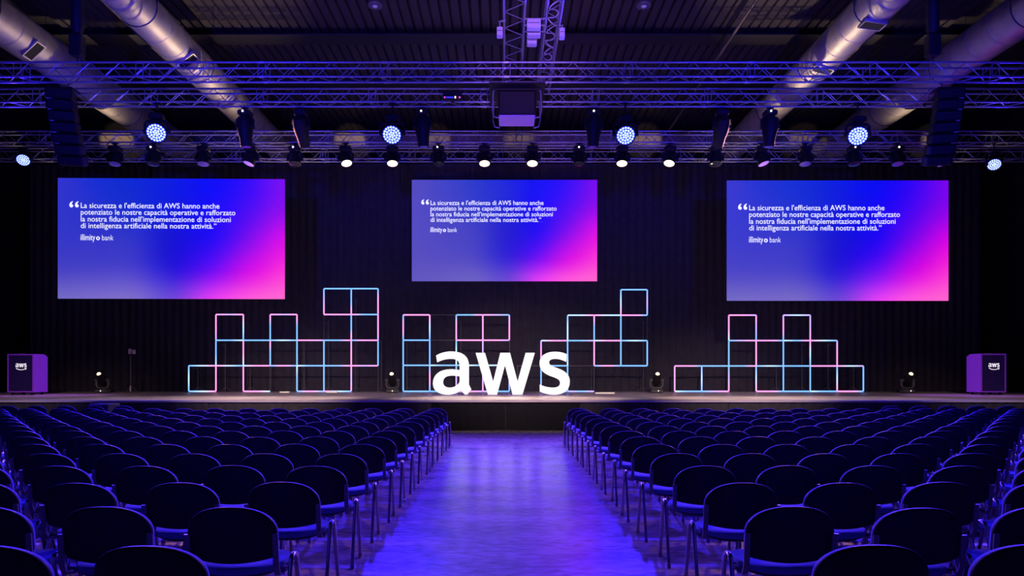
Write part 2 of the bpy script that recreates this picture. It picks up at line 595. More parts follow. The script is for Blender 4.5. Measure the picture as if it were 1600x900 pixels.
# pale boxes fixed between the two middle trusses
for (px, py, Yb, wd, hg, lab) in ((834, 39, 15.9, 0.30, 0.20, 'uppermost pale box between the two middle trusses'),
                                  (834, 54, 16.2, 0.30, 0.10, 'middle pale box between the two middle trusses'),
                                  (831, 66, 16.5, 0.22, 0.14, 'lowest pale box between the two middle trusses'),
                                  (781, 51, 16.0, 0.13, 0.18, 'pale box just left of the left middle truss'),
                                  (878, 53, 16.2, 0.12, 0.20, 'pale box just right of the right middle truss')):
    p = at(px, py, Yb)
    t = thing('rigging_box', p - Vector((0, 0, hg / 2)), lab, 'box', 'pale boxes on the middle trusses')
    MB().cbox((0, 0, hg / 2), (wd, 0.2, hg), 0.012).build('case', M['white'], t)
    MB().bbox(-wd / 2 + 0.02, wd / 2 - 0.02, -0.108, -0.1, hg / 2 - 0.006, hg / 2 + 0.006).build('seam', M['grey_housing'], t)
    zb_ = ZT + TS + 0.035 - p.z + hg / 2
    xa_, xb_ = (0.41, 0.88) if 0.4 < p.x < 0.9 else (p.x - 0.03, 0.0) if p.x < 0.1 else (1.17, p.x + 0.03)
    m = MB()
    m.bbox(xa_ - p.x, xb_ - p.x, -0.02, 0.02, zb_ - 0.02, zb_)
    m.bbox(-0.015, 0.015, -0.02, 0.02, min(hg, zb_) - 0.01, max(hg, zb_))
    m.build('bracket', M['alu'], t)

# chain hoists holding the front truss
for (px, lab) in ((120, 'left black chain hoist and bag above the nearest truss'), (1458, 'right black chain hoist and bag above the nearest truss')):
    X = (px - CX) * 18.2 / F
    t = thing('chain_hoist', (X, 18.22, ZT + TS + 0.03), lab, 'hoist', 'chain hoists on the nearest truss')
    MB().tube([(0, 0, 0), (0, 0, ZC - ZT - TS - 0.05)], 0.02, 6).build('chain', M['dark_metal'], t)
    MB().cbox((0, 0, 0.45), (0.3, 0.3, 0.55), 0.04).build('motor', M['black'], t)
    MB().lathe([(0.1, 0.75), (0.15, 0.85), (0.16, 1.9), (0.17, 2.6), (0.15, 2.62)], 16).build('chain_bag', M['black'], t, smooth=True)

# ------------------------------------------------------------------ lighting fixtures
# shared meshes (all hang from their clamp at local z = 0, heads point along local -Z)
ME = {}
m = MB(); m.cbox((0, 0, -0.05), (0.07, 0.10, 0.10), 0.01); m.tube([(-0.1, 0, -0.02), (0.1, 0, -0.02)], 0.02, 8)
ME['clamp'] = m.mesh('clamp', M['black'])
m = MB(); m.cbox((0, 0, -0.17), (0.36, 0.30, 0.15), 0.03); m.cbox((0, 0, -0.255), (0.22, 0.22, 0.03), 0.01)
ME['base'] = m.mesh('base', M['black'])


def yoke_mesh(hw, dz):
    m = MB()
    m.tube([(-hw, 0, -dz), (-hw - 0.01, 0, -0.36), (-hw + 0.06, 0, -0.29), (hw - 0.06, 0, -0.29), (hw + 0.01, 0, -0.36), (hw, 0, -dz)], 0.045, 8)
    for s in (-1, 1):
        m.tube([(s * (hw - 0.05), 0, -dz), (s * (hw + 0.045), 0, -dz)], 0.06, 12)
    return m.mesh('yoke', M['black'], True)


ME['yoke_wash'] = yoke_mesh(0.30, 0.56)
ME['yoke_spot'] = yoke_mesh(0.21, 0.50)
ME['yoke_beam'] = yoke_mesh(0.22, 0.55)
ME['head_wash'] = MB().lathe([(0.10, 0.16), (0.17, 0.14), (0.235, 0.05), (0.265, -0.03), (0.272, -0.10), (0.272, -0.135), (0.245, -0.135), (0.24, -0.12)], 28).mesh('head', M['black'], True)
ME['head_spot'] = MB().lathe([(0.07, 0.19), (0.13, 0.16), (0.155, 0.05), (0.165, -0.06), (0.18, -0.16), (0.185, -0.2), (0.165, -0.2), (0.16, -0.19)], 24).mesh('head', M['black'], True)
ME['head_beam'] = MB().lathe([(0.08, 0.28), (0.18, 0.24), (0.215, 0.1), (0.21, -0.12), (0.17, -0.32), (0.155, -0.55), (0.14, -0.57), (0.13, -0.56)], 24).mesh('head', M['black'], True)
ME['head_floor'] = MB().lathe([(0.06, 0.2), (0.13, 0.17), (0.16, 0.05), (0.155, -0.08), (0.14, -0.2), (0.145, -0.26), (0.12, -0.26), (0.115, -0.25)], 24).mesh('head', M['black'], True)


def dome(m, c, r, n=10):
    m.lathe([(r, 0.0), (r * 0.86, -r * 0.5), (r * 0.5, -r * 0.85), (r * 0.08, -r)], n, c)


def led_array(R):
    m = MB()
    rings = [(0, 1), (0.27, 6), (0.54, 12), (0.82, 18)]
    for (rr, k) in rings:
        for i in range(k):
            a = 2 * PI * i / k + rr
            dome(m, (R * rr * math.cos(a), R * rr * math.sin(a), 0), R * 0.118)
    return m


ME['leds'] = led_array(0.25).mesh('led_array', M['led_blue'], True)
ME['plate'] = MB().lathe([(0.243, 0.01), (0.243, 0.0)], 28).mesh('led_plate', M['led_plate'])
for key in ('lens_warm', 'lens_violet', 'lens_dim', 'lens_dark'):
    ME[key] = MB().lathe([(0.168, 0.01), (0.166, 0.0), (0.12, -0.016), (0.05, -0.024), (0.01, -0.025)], 24).mesh('lens', M[key], True)
ME['pilot'] = MB().lathe([(0.028, 0.02), (0.028, 0.0), (0.02, -0.016), (0.004, -0.02)], 10).mesh('pilot_lamp', M['pilot'], True)


def fixture(kind, name, X, Y, ztop, hz, d, label, cat, group, lens=None, pilot=False, scale=1.0, tall=0.0):
    """hanging fixture; clamp on a chord at ztop, head centre hz below it, beam direction d"""
    t = thing(name, (X, Y, ztop), label, cat, group)
    t.scale = (scale,) * 3
    obj('clamp', ME['clamp'], t)
    if tall:                                   # drop arm
        MB().tube([(0, 0, -0.02), (0, 0, -tall)], 0.025, 8).build('drop_arm', M['black'], t)
    off = Vector((0, 0, -tall))
    obj('base', ME['base'], t, off)
    obj('yoke', ME['yoke_' + kind], t, off)
    q = aim(d)
    h = obj('head', ME['head_' + kind], t, off + Vector((0, 0, -hz)), q)
    if kind == 'wash':
        o = obj('led_plate', ME['plate'], h, (0, 0, -0.13))
        o = obj('led_array', ME['leds'], h, (0, 0, -0.13))
        o['kind'] = 'stuff'
    elif lens:
        dz = {'spot': -0.195, 'beam': -0.56}[kind]
        o = obj('lens', ME[lens], h, (0, 0, dz))
        if kind == 'beam':
            o.scale = (0.8, 0.8, 0.8)
    if pilot:
        obj('pilot_lamp', ME['pilot'], t, off + Vector((-0.02, -0.16, -0.15)), aim((0, -1, -0.2)))
    return t


YT2, YT3 = 19.72, 23.15
zc = ZT - 0.025
# blue LED wash heads on the second truss
names = ['leftmost large', 'second large', 'third large', 'rightmost large']
for i, (px, py, dx) in enumerate(((245, 203, 0.36), (613, 206, 0.03), (977, 207, -0.07), (1340, 208, -0.42))):
    Y = YT2
    p = at(px, py, Y)
    tall = max(0.02, (zc - p.z) - 0.52)
    d = Vector((dx * 0.9, -1, -0.72))
    t = fixture('wash', 'led_wash_head', p.x, Y, zc, 0.56, d, f'{names[i]} glowing blue LED wash head under the second truss', 'stage light',
                'large blue wash heads', scale=1.0, tall=tall)
    dn = d.normalized()
    spot('wash_light', Vector((p.x, Y, zc - tall - 0.56)) + dn * 0.22, (p.x * 0.75, 7.0, 0.0), P_BLUE, BLUE, 126, 0.8, 0.22)
for i, (px, py, dx) in enumerate(((37, 247, 0.45), (1553, 254, -0.5))):
    Y = YT3
    p = at(px, py, Y)
    d = Vector((dx, -1, -1.0))
    sc = 0.78
    tall = max(0.02, (zc - p.z) / sc - 0.5)
    t = fixture('wash', 'led_wash_head', p.x, Y, zc, 0.52, d, ('left' if i == 0 else 'right') + ' small blue LED wash head near the picture edge', 'stage light',
                'small blue wash heads', scale=sc, tall=tall)
    dn = d.normalized()
    spot('wash_light', Vector((p.x, Y, zc - (tall + 0.52) * sc)) + dn * 0.2, (p.x * 0.6, 9.0, 0.0), P_BLUE_SIDE, BLUE, 90, 0.8, 0.18)

# warm spotlights on the third truss
for i, (px, py, dx) in enumerate(((540, 247, 0.28), (613, 248, 0.08), (757, 248, 0.03), (832, 248, -0.03), (972, 249, -0.08), (1047, 249, -0.25))):
    Y = YT3
    p = at(px, py - 15, Y)
    d = Vector((dx, -0.38, -1))
    tall = max(0.02, (zc - p.z) - 0.48)
    fixture('spot', 'warm_spotlight', p.x, Y, zc, 0.46, d, f'glowing warm spotlight under the third truss, {ORD[i]} from the left', 'stage light',
            'warm spotlights', 'lens_warm', tall=tall)
    spot('spot_light', Vector((p.x, Y, zc - tall - 0.46)) + d.normalized() * 0.25, (p.x * 1.9, 22.3, ZS), P_WARM, (1.0, 0.75, 0.66), 40, 0.9, 0.15)

# unlit and dim heads on the third truss
dark = [(180, 'lens_dim', False, 'unlit spotlight with violet glint right of the left edge speakers'),
        (240, 'lens_dark', True, 'unlit spotlight with pilot lamp right under the leftmost large blue head'),
        (318, 'lens_dim', False, 'unlit spotlight midway between leftmost blue head and left violet lens'),
        (392, 'lens_violet', False, 'left spotlight with bright violet lens above the left screen'),
        (461, 'lens_dark', True, 'unlit spotlight with pilot lamp left of the first warm spotlight'),
        (685, 'lens_dark', True, 'unlit spotlight with pilot lamp between second and third warm spotlights'),
        (905, 'lens_dark', True, 'unlit spotlight with pilot lamp between fourth and fifth warm spotlights'),
        (1118, 'lens_dark', True, 'unlit spotlight with pilot lamp right of the last warm spotlight'),
        (1190, 'lens_violet', False, 'middle-right spotlight with bright violet lens above the right screen'),
        (1258, 'lens_dim', False, 'unlit spotlight left of the rightmost large blue head'),
        (1334, 'lens_dark', True, 'unlit spotlight with pilot lamp under the rightmost large blue head'),
        (1402, 'lens_dim', True, 'unlit spotlight with violet glint just right of rightmost large blue head'),
        (1470, 'lens_violet', False, 'far-right spotlight with bright violet lens under the right speaker array')]
for (px, ln, pil, lab) in dark:
    Y = YT3
    p = at(px, 240, Y)
    s = 1 if px < CX else -1
    d = Vector((-0.3 * s if ln == 'lens_violet' else 0.05 * s, -0.22, -1))
    tall = max(0.02, (zc - p.z) - 0.48)
    fixture('spot', 'dark_spotlight', p.x, Y, zc, 0.46, d, lab, 'stage light', 'unlit spotlights', ln, pil, tall=tall)
    if px in (392, 1190):
        tx = -17.0 if px < CX else 17.2
        spot('violet_light', Vector((p.x, Y, zc - tall - 0.75)), (tx, 25.5, 1.2), P_PURPLE, (0.5, 0.16, 1.0), 34, 0.8, 0.15)

# big dark beam heads on the second truss
beams = [(383, 'big unlit beam head left of centre hanging from the second truss'), (470, 'big unlit beam head left of the second large blue head'),
         (660, 'big unlit beam head right of the second large blue head'), (928, 'big unlit beam head left of the third large blue head'),
         (1128, 'big unlit beam head right of the third large blue head'), (1203, 'big unlit beam head in front of the right inner duct')]
for (px, lab) in beams:
    Y = YT2 + TS
    X = (px - CX) * Y / F
    s = 1 if px < CX else -1
    lng = px not in (470, 1128)
    d = Vector((0.05 * s, 0.05 if lng else 0.75, -1))
    fixture('beam', 'beam_head', X, Y, zc, 0.55, d, lab, 'stage light', 'big unlit beam heads', 'lens_dim', px in (928, 383, 660, 1203), scale=0.96)

# speaker arrays at both sides
for (px, lab, s) in ((95, 'left curved black speaker array hanging below the second truss', 1), (1483, 'right curved black speaker array hanging below the second truss', -1)):
    Y = 18.5
    X = (px - CX) * Y / F
    t = thing('speaker_array', (X, Y, 7.0), lab, 'speaker', 'hanging speaker arrays')
    cme = MB().cbox((0, 0, 0), (0.62, 0.42, 0.25), 0.03).mesh('cabinet', M['black'])
    gme = MB().cbox((0, -0.215, 0), (0.54, 0.02, 0.19), 0.008).mesh('grille', M['grille'])
    y, z, an = 0.0, 1.55, 0.0
    for k in range(7):
        o = bpy.data.objects.new('cabinet', cme)
        COL.objects.link(o)
        o.parent = t
        o.location = (s * 0.02 * k, y, z)
        o.rotation_euler = (an, 0, s * 0.25)
        obj('grille', gme, o)
        an += 0.06
        y += 0.262 * math.sin(an)
        z -= 0.262 * math.cos(an)
    MB().bbox(-0.32, 0.32, -0.1, 0.3, 1.69, 1.74).build('fly_bar', M['black'], t)
    for dx in (-0.25, 0.25):
        MB().tube([(dx, -0.1, 1.73), (dx, -0.1, ZT - 0.02 - 7.0)], 0.012, 6).build('fly_cable', M['dark_metal'], t)

# projector in its frame under the middle of the front trusses
pj = thing('projector', (0.29, 18.62, 8.1), 'large projector in a hanging frame below the middle of the trusses', 'projector')
MB().cbox((0, 0.42, 0.33), (0.96, 0.84, 0.62), 0.04).build('housing', M['black'], pj)
MB().cbox((0, 0.42, 0.008), (0.92, 0.78, 0.03), 0.008).build('underside_panel', M['proj_violet_lit'], pj)
MB().lathe([(0.11, 0.0), (0.13, 0.1), (0.13, 0.2), (0.11, 0.2)], 20).build('lens_barrel', M['black'], pj, (0, 0.84, 0.33)).rotation_euler = (-PI / 2, 0, 0)
MB().lathe([(0.03, 0.0), (0.035, -0.03), (0.01, -0.045)], 12).build('sensor_knob', M['white'], pj, (0, 0.1, -0.005))
for sx in (-1, 1):
    m = MB()
    m.tube([(sx * 0.52, 0.05, 0.70), (sx * 0.60, 0.05, 0.62), (sx * 0.62, 0.05, 0.15), (sx * 0.58, 0.05, -0.02), (sx * 0.45, 0.05, -0.05)], 0.02, 8)
    m.tube([(sx * 0.52, 0.8, 0.70), (sx * 0.60, 0.8, 0.62), (sx * 0.62, 0.8, 0.15), (sx * 0.58, 0.8, -0.02), (sx * 0.45, 0.8, -0.05)], 0.02, 8)
    m.tube([(sx * 0.62, 0.05, 0.3), (sx * 0.62, 0.8, 0.3)], 0.018, 8)
    m.build('frame_side', M['alu'], pj, smooth=True)
MB().bbox(-0.62, 0.62, 0.02, 0.84, 0.645, 0.69).build('frame_top', M['black'], pj)
MB().bbox(-0.7, 0.7, -0.3, 1.2, 0.69, 0.724).build('hanging_plate', M['black'], pj)

# small control unit with a lit display on the second truss
p = at(707, 157, 19.6)
cu = thing('control_unit', p, 'small dark control unit with coloured display left of the projector', 'control unit')
MB().cbox((0, 0, 0.12), (0.5, 0.16, 0.25), 0.02).build('case', M['black'], cu)
MB().bbox(-0.05, 0.05, 0.07, 0.13, -0.02, 0.03).build('bracket', M['black'], cu)
MB().bbox(-0.16, 0.03, -0.088, -0.08, 0.03, 0.075).build('display', M['strip_blue'], cu)
MB().bbox(-0.22, -0.18, -0.088, -0.08, 0.03, 0.075).build('button', M['strip_pink'], cu)
MB().bbox(0.06, 0.1, -0.088, -0.08, 0.025, 0.085).build('button', M['strip_yellow'], cu)
MB().bbox(0.17, 0.22, -0.088, -0.08, 0.03, 0.075).build('button', M['strip_pink'], cu)

# high-bay lamps close under the roof
for (px, lab) in ((586, 'left unlit high-bay lamp at the top edge under the roof'), (1006, 'right unlit high-bay lamp at the top edge under the roof')):
    p = at(px, 10, 20.5)
    t = thing('high_bay_lamp', p, lab, 'ceiling lamp', 'high-bay lamps')
    MB().lathe([(0.2, 0.0), (0.21, 0.03), (0.12, 0.2), (0.07, 0.24), (0.07, 0.4), (0.02, 0.42)], 20).build('reflector', M['grey_housing'], t, smooth=True)
    MB().tube([(0, 0, 0.4), (0, 0, ZC - p.z)], 0.01, 6).build('suspension', M['dark_metal'], t)
    MB().lathe([(0.05, -0.03), (0.08, 0.0), (0.06, 0.06)], 14).build('bulb', M['white'], t, smooth=True)

# ------------------------------------------------------------------ screens
UG = [0, .17, .33, .5, .67, .83, 1]
VG = [0, .25, .5, .75, 1]
PIC = [[(50, 50, 205), (20, 45, 210), (5, 40, 212), (0, 25, 225), (0, 8, 243), (45, 0, 242), (120, 0, 235)],
       [(48, 52, 203), (35, 48, 205), (20, 42, 208), (8, 22, 220), (15, 2, 243), (70, 0, 238), (140, 0, 230)],
       [(52, 55, 200), (50, 52, 200), (45, 50, 200), (15, 15, 212), (30, 0, 238), (120, 0, 232), (215, 0, 225)],
       [(70, 65, 195), (70, 65, 198), (65, 60, 200), (35, 20, 215), (100, 0, 238), (200, 0, 228), (250, 45, 215)],
       [(112, 105, 195), (118, 105, 198), (120, 105, 198), (110, 70, 215), (220, 60, 240), (255, 85, 220), (255, 100, 205)]]


def cr(p0, p1, p2, p3, t):
    return 0.5 * (2 * p1 + (p2 - p0) * t + (2 * p0 - 5 * p1 + 4 * p2 - p3) * t * t + (3 * p1 - p0 - 3 * p2 + p3) * t ** 3)


def pic(u, v, spill=0.0):
    def seg(G, x):
        for i in range(len(G) - 1):
            if x <= G[i + 1]:
                return i, (x - G[i]) / (G[i + 1] - G[i])
        return len(G) - 2, 1.0
    i, a = seg(UG, u)
    j, b = seg(VG, v)
    out = []
    for c in range(3):
        col = []
        for jj in (j - 1, j, j + 1, j + 2):
            jj = min(max(jj, 0), len(VG) - 1)
            r = [PIC[jj][min(max(ii, 0), len(UG) - 1)][c] for ii in (i - 1, i, i + 1, i + 2)]
            col.append(cr(*r, a))
        x = min(max(cr(*col, b), 0), 255)
        x = x + spill * ((90, 80, 185)[c] - x) * max(0.0, 1 - u * 1.5)  # greyish lamp spill painted into the picture colours, strongest at the left
        out.append(lin(min(max(x, 0), 255)))
    return out


def text_mesh(body, width, height_ratio=None, bold=0.0, name='text'):
    """built-in typeface, turned into a thin mesh in the XZ plane, left end at x=0, baseline z=0, scaled to width"""
    cu = bpy.data.curves.new(name, 'FONT')
    cu.body = body
    cu.size = 1.0
    cu.offset = bold
    cu.resolution_u = 3
    cu.extrude = 0.0
    o = bpy.data.objects.new(name, cu)
    COL.objects.link(o)
    bpy.context.view_layer.update()
    dg = bpy.context.evaluated_depsgraph_get()
    me = bpy.data.meshes.new_from_object(o.evaluated_get(dg))
    bpy.data.objects.remove(o)
    bpy.data.curves.remove(cu)
    xs = [v.co.x for v in me.vertices]
    x0, x1 = min(xs), max(xs)
    sx = width / (x1 - x0)
    sz = height_ratio if height_ratio else sx
    for v in me.vertices:
        x, y = v.co.x, v.co.y
        v.co = ((x - x0) * sx, 0, y * sz)
    me.name = name
    return me


LINES = ["La sicurezza e l'efficienza di AWS hanno anche", "potenziato le nostre capacit\u00e0 operative e rafforzato",
         "la nostra fiducia nell'implementazione di soluzioni", "di intelligenza artificiale nella nostra attivit\u00e0.\u201d"]
ENDS = [0.711, 0.781, 0.761, 0.698]
BASE = [0.248, 0.303, 0.360, 0.415]
SW, SH = 7.75, 4.18
TXT = [text_mesh(s, (e - 0.101) * SW, 0.262, 0.003, 'text_line') for s, e in zip(LINES, ENDS)]
TQ = text_mesh("\u201c", 0.041 * SW, 0.80, 0.01, 'quote_mark')
TL = text_mesh("illimity", 0.064 * SW, 0.30, 0.004, 'bank_name')
TB = text_mesh("bank", 0.050 * SW, 0.27, -0.006, 'bank_name')
for me in TXT + [TQ, TL, TB]:
    me.materials.clear()
    me.materials.append(M['text'])


def screen(center, rz, wd, hg, label, spill, hang_z, hang_y):
    t = thing('projection_screen', center - Vector((0, 0, hg / 2)), label, 'screen', 'screens showing the quotation', rz)
    nu, nv = 72, 42
    m = MB()
    vs = [((u / nu - 0.5) * wd, 0, (1 - v / nv) * hg) for v in range(nv + 1) for u in range(nu + 1)]
    fs = [(v * (nu + 1) + u, (v + 1) * (nu + 1) + u, (v + 1) * (nu + 1) + u + 1, v * (nu + 1) + u + 1) for v in range(nv) for u in range(nu)]
    m.add(vs, fs)
    me = m.mesh('picture', M['screen'])
    at_ = me.color_attributes.new('picture', 'FLOAT_COLOR', 'POINT')
    k = 0
    for v in range(nv + 1):
        for u in range(nu + 1):
            at_.data[k].color = (*pic(u / nu, v / nv, spill), 1)
            k += 1
    obj('picture', me, t)
    MB().bbox(-wd / 2 + 0.02, wd / 2 - 0.02, 0.01, 0.07, 0.02, hg - 0.02).build('backing_frame', M['dark_metal'], t)
    sx, sz = wd / SW, hg / SH
    for me, b in zip(TXT, BASE):
        o = obj('text_line', me, t, ((0.101 - 0.5) * wd, -0.006, (1 - b) * hg))
        o['kind'] = 'stuff'
        o.scale = (sx, 1, sz)
    o = obj('quote_mark', TQ, t, ((0.051 - 0.5) * wd, -0.006, (1 - 0.327) * hg)); o.scale = (sx, 1, sz)
    o = obj('bank_name', TL, t, ((0.100 - 0.5) * wd, -0.006, (1 - 0.515) * hg)); o.scale = (sx, 1, sz)
    ring = MB()
    R, r = 0.066, 0.030
    nn = 20
    vs = [(R * math.cos(2 * PI * k / nn), 0, R * math.sin(2 * PI * k / nn)) for k in range(nn)] + [(r * math.cos(2 * PI * k / nn), 0, r * math.sin(2 * PI * k / nn)) for k in range(nn)]
    ring.add(vs, [(k, (k + 1) % nn, nn + (k + 1) % nn, nn + k) for k in range(nn)])
    ring.build('bank_emblem', M['text'], t, ((0.100 + 0.064 + 0.0125 - 0.5) * wd, -0.006, (1 - 0.499) * hg))
    o = obj('bank_name', TB, t, ((0.194 - 0.5) * wd, -0.006, (1 - 0.515) * hg)); o.scale = (sx, 1, sz)
    top = center.z + hg / 2
    for x in (-0.42, -0.14, 0.14, 0.42):
        MB().tube([(x * wd, 0.04, hg + 0.02), (x * wd, hang_y - center.y, hang_z - (center.z - hg / 2))], 0.008, 6).build('hanging_cable', M['dark_metal'], t)
    return t


YSC = 25.6
def scr_at(x0, x1, y0, y1, Y):
    c = at((x0 + x1) / 2, (y0 + y1) / 2, Y)
    return c, (x1 - x0) * Y / F, (y1 - y0) * Y / F


c, wd, hg = scr_at(92.5, 444, 279, 467, YSC)
screen(c, math.radians(1.2), wd, hg, 'left big screen with blue to pink picture and white quotation', 0.0, ZT + 0.02, 25.28)
c, wd, hg = scr_at(643.5, 933, 281, 439.5, 30.75)
screen(c, 0, wd, hg, 'middle smaller screen with blue to pink picture above the white letters', 0.8, ZC, 30.79)
c, wd, hg = scr_at(1135.5, 1482, 282, 470, YSC)
screen(c, 0, wd, hg, 'right big screen with blue to pink picture and white quotation', 0.15, ZT + 0.02, 25.28)

# ------------------------------------------------------------------ letters a, w, s
def cub(p, a, b, q, n=8):
    out = []
    for i in range(1, n + 1):
        t = i / n
        s = 1 - t
        out.append((s ** 3 * p[0] + 3 * s * s * t * a[0] + 3 * s * t * t * b[0] + t ** 3 * q[0],
                    s ** 3 * p[1] + 3 * s * s * t * a[1] + 3 * s * t * t * b[1] + t ** 3 * q[1]))
    return out


def path(start, segs):
    pts = [start]
    for s in segs:
        if len(s) == 2:
            pts.append(s)
        else:
            pts += cub(pts[-1], (s[0], s[1]), (s[2], s[3]), (s[4], s[5]))
    if math.dist(pts[0], pts[-1]) < 1e-6:
        pts.pop()
    return pts


GA = [path((85, 125), [(130, 98, 185, 82, 245, 82), (365, 82, 432, 130, 432, 235), (432, 440), (458, 490), (418, 541), (392, 541), (348, 492),
                       (320, 525, 270, 544, 205, 544), (110, 544, 50, 500, 50, 425), (50, 330, 125, 275, 245, 275), (280, 275, 315, 280, 340, 287),
                       (340, 235), (340, 180, 305, 155, 240, 155), (185, 155, 140, 168, 96, 190)]),
      path((340, 348), [(310, 340, 280, 338, 250, 338), (185, 338, 150, 365, 150, 412), (150, 452, 180, 475, 225, 475), (280, 475, 325, 445, 340, 408)])]
GW = [[(515, 97), (608, 97), (700, 420), (780, 97), (880, 97), (965, 420), (1055, 97), (1147, 97), (1015, 543), (912, 543), (828, 215), (740, 543), (645, 543)]]
GS = [path((1495, 112), [(1490, 185), (1450, 165, 1410, 155, 1380, 155), (1330, 155, 1302, 170, 1302, 198), (1302, 228, 1340, 245, 1400, 265),
                         (1490, 297, 1527, 340, 1527, 405), (1527, 495, 1465, 544, 1365, 544), (1300, 544, 1250, 532, 1210, 512), (1210, 443),
                         (1250, 462, 1305, 475, 1350, 475), (1405, 475, 1432, 455, 1432, 420), (1432, 385, 1400, 368, 1345, 350),
                         (1250, 318, 1208, 275, 1208, 205), (1208, 130, 1270, 85, 1370, 85), (1420, 85, 1460, 95, 1495, 112)])]
SMILE = [path((120, 640), [(450, 860, 1050, 880, 1400, 690), (1420, 730), (1050, 960, 420, 930, 90, 690)]),
         [(1290, 650), (1500, 620), (1510, 650), (1440, 850), (1405, 835), (1440, 700), (1300, 690)]]


def glyph_mesh(loops, fn, extrude, bevel, name):
    cu = bpy.data.curves.new(name, 'CURVE')
    cu.dimensions = '2D'
    cu.fill_mode = 'BOTH'
    cu.extrude = extrude
    cu.bevel_depth = bevel
    cu.bevel_resolution = 1
    for lp in loops:
        sp = cu.splines.new('POLY')
        sp.points.add(len(lp) - 1)
        for p, q in zip(sp.points, lp):
            x, y = fn(q)
            p.co = (x, y, 0, 1)
        sp.use_cyclic_u = True
    o = bpy.data.objects.new(name, cu)
    COL.objects.link(o)
    bpy.context.view_layer.update()
    dg = bpy.context.evaluated_depsgraph_get()
    me = bpy.data.meshes.new_from_object(o.evaluated_get(dg))
    bpy.data.objects.remove(o)
    bpy.data.curves.remove(cu)
    for v in me.vertices:
        x, y, z = v.co
        v.co = (x, -z, y)
    me.flip_normals()
    me.name = name
    me.materials.clear()
    return me


YL = 25.3
KL = YL / F / 6.957
# base plate
base_z = 0.02
pl = thing('letter_base', ((776 - CX) * YL / F, YL, ZS), 'low glossy violet plate under the big white letters', 'base plate')
MB().cbox((0, 0.05, 0.012), (5.2, 0.9, 0.024), 0.006).build('plate', mat('violet_gloss_plate', (0.35, 0.2, 0.6), 0.2, noise=0.05), pl)
for (gl, nm, cxp, lab) in ((GA, 'a', 250, 'big white glowing letter a standing on the stage'), (GW, 'w', 830, 'big white glowing letter w standing on the stage'),
                           (GS, 's', 1368, 'big white glowing letter s standing on the stage')):
    me = glyph_mesh(gl, lambda q: ((q[0] - cxp) * KL, (544 - q[1]) * KL), 0.09, 0.012, 'letter_face')
    me.materials.append(M['letter'])
    X = (670 + cxp / 6.957 - CX) * YL / F
    o = obj('sign_letter', me, None, (X, YL, ZS + 0.038))
    tag(o, lab, 'letter', 'white letters on the stage')

# ------------------------------------------------------------------ neon-style LED frames
COLS = {'B': (0.16, 0.42, 1.0), 'P': (1.0, 0.30, 0.72), 'W': (0.45, 0.66, 1.0), 'V': (0.52, 0.34, 1.0)}
YN = 29.4
NS = YN / F
_tube_cache = {}


def tube_mesh(code):
    if code in _tube_cache:
        return _tube_cache[code]
    n, segs = 8, 9
    m = MB()
    m.tube([(0, 0, -0.5 + k / (segs - 1)) for k in range(segs)], 0.028, n)
    me = m.mesh('led_tube', M['tube'], True)
    a = me.color_attributes.new('picture', 'FLOAT_COLOR', 'POINT')
    for i, v in enumerate(me.vertices):
        t = (v.co.z + 0.5) * (len(code) - 1)
        j = min(int(t), len(code) - 2)
        f = t - j
        f = f * f * (3 - 2 * f)
        c0, c1 = COLS[code[j]], COLS[code[j + 1]]
        a.data[i].color = tuple(c0[k] * (1 - f) + c1[k] * f for k in range(3)) + (1,)
    _tube_cache[code] = me
    return me


OFFT = MB().tube([(0, 0, -0.5), (0, 0, 0.5)], 0.018, 6).mesh('unlit_tube', M['tube_off'], True)


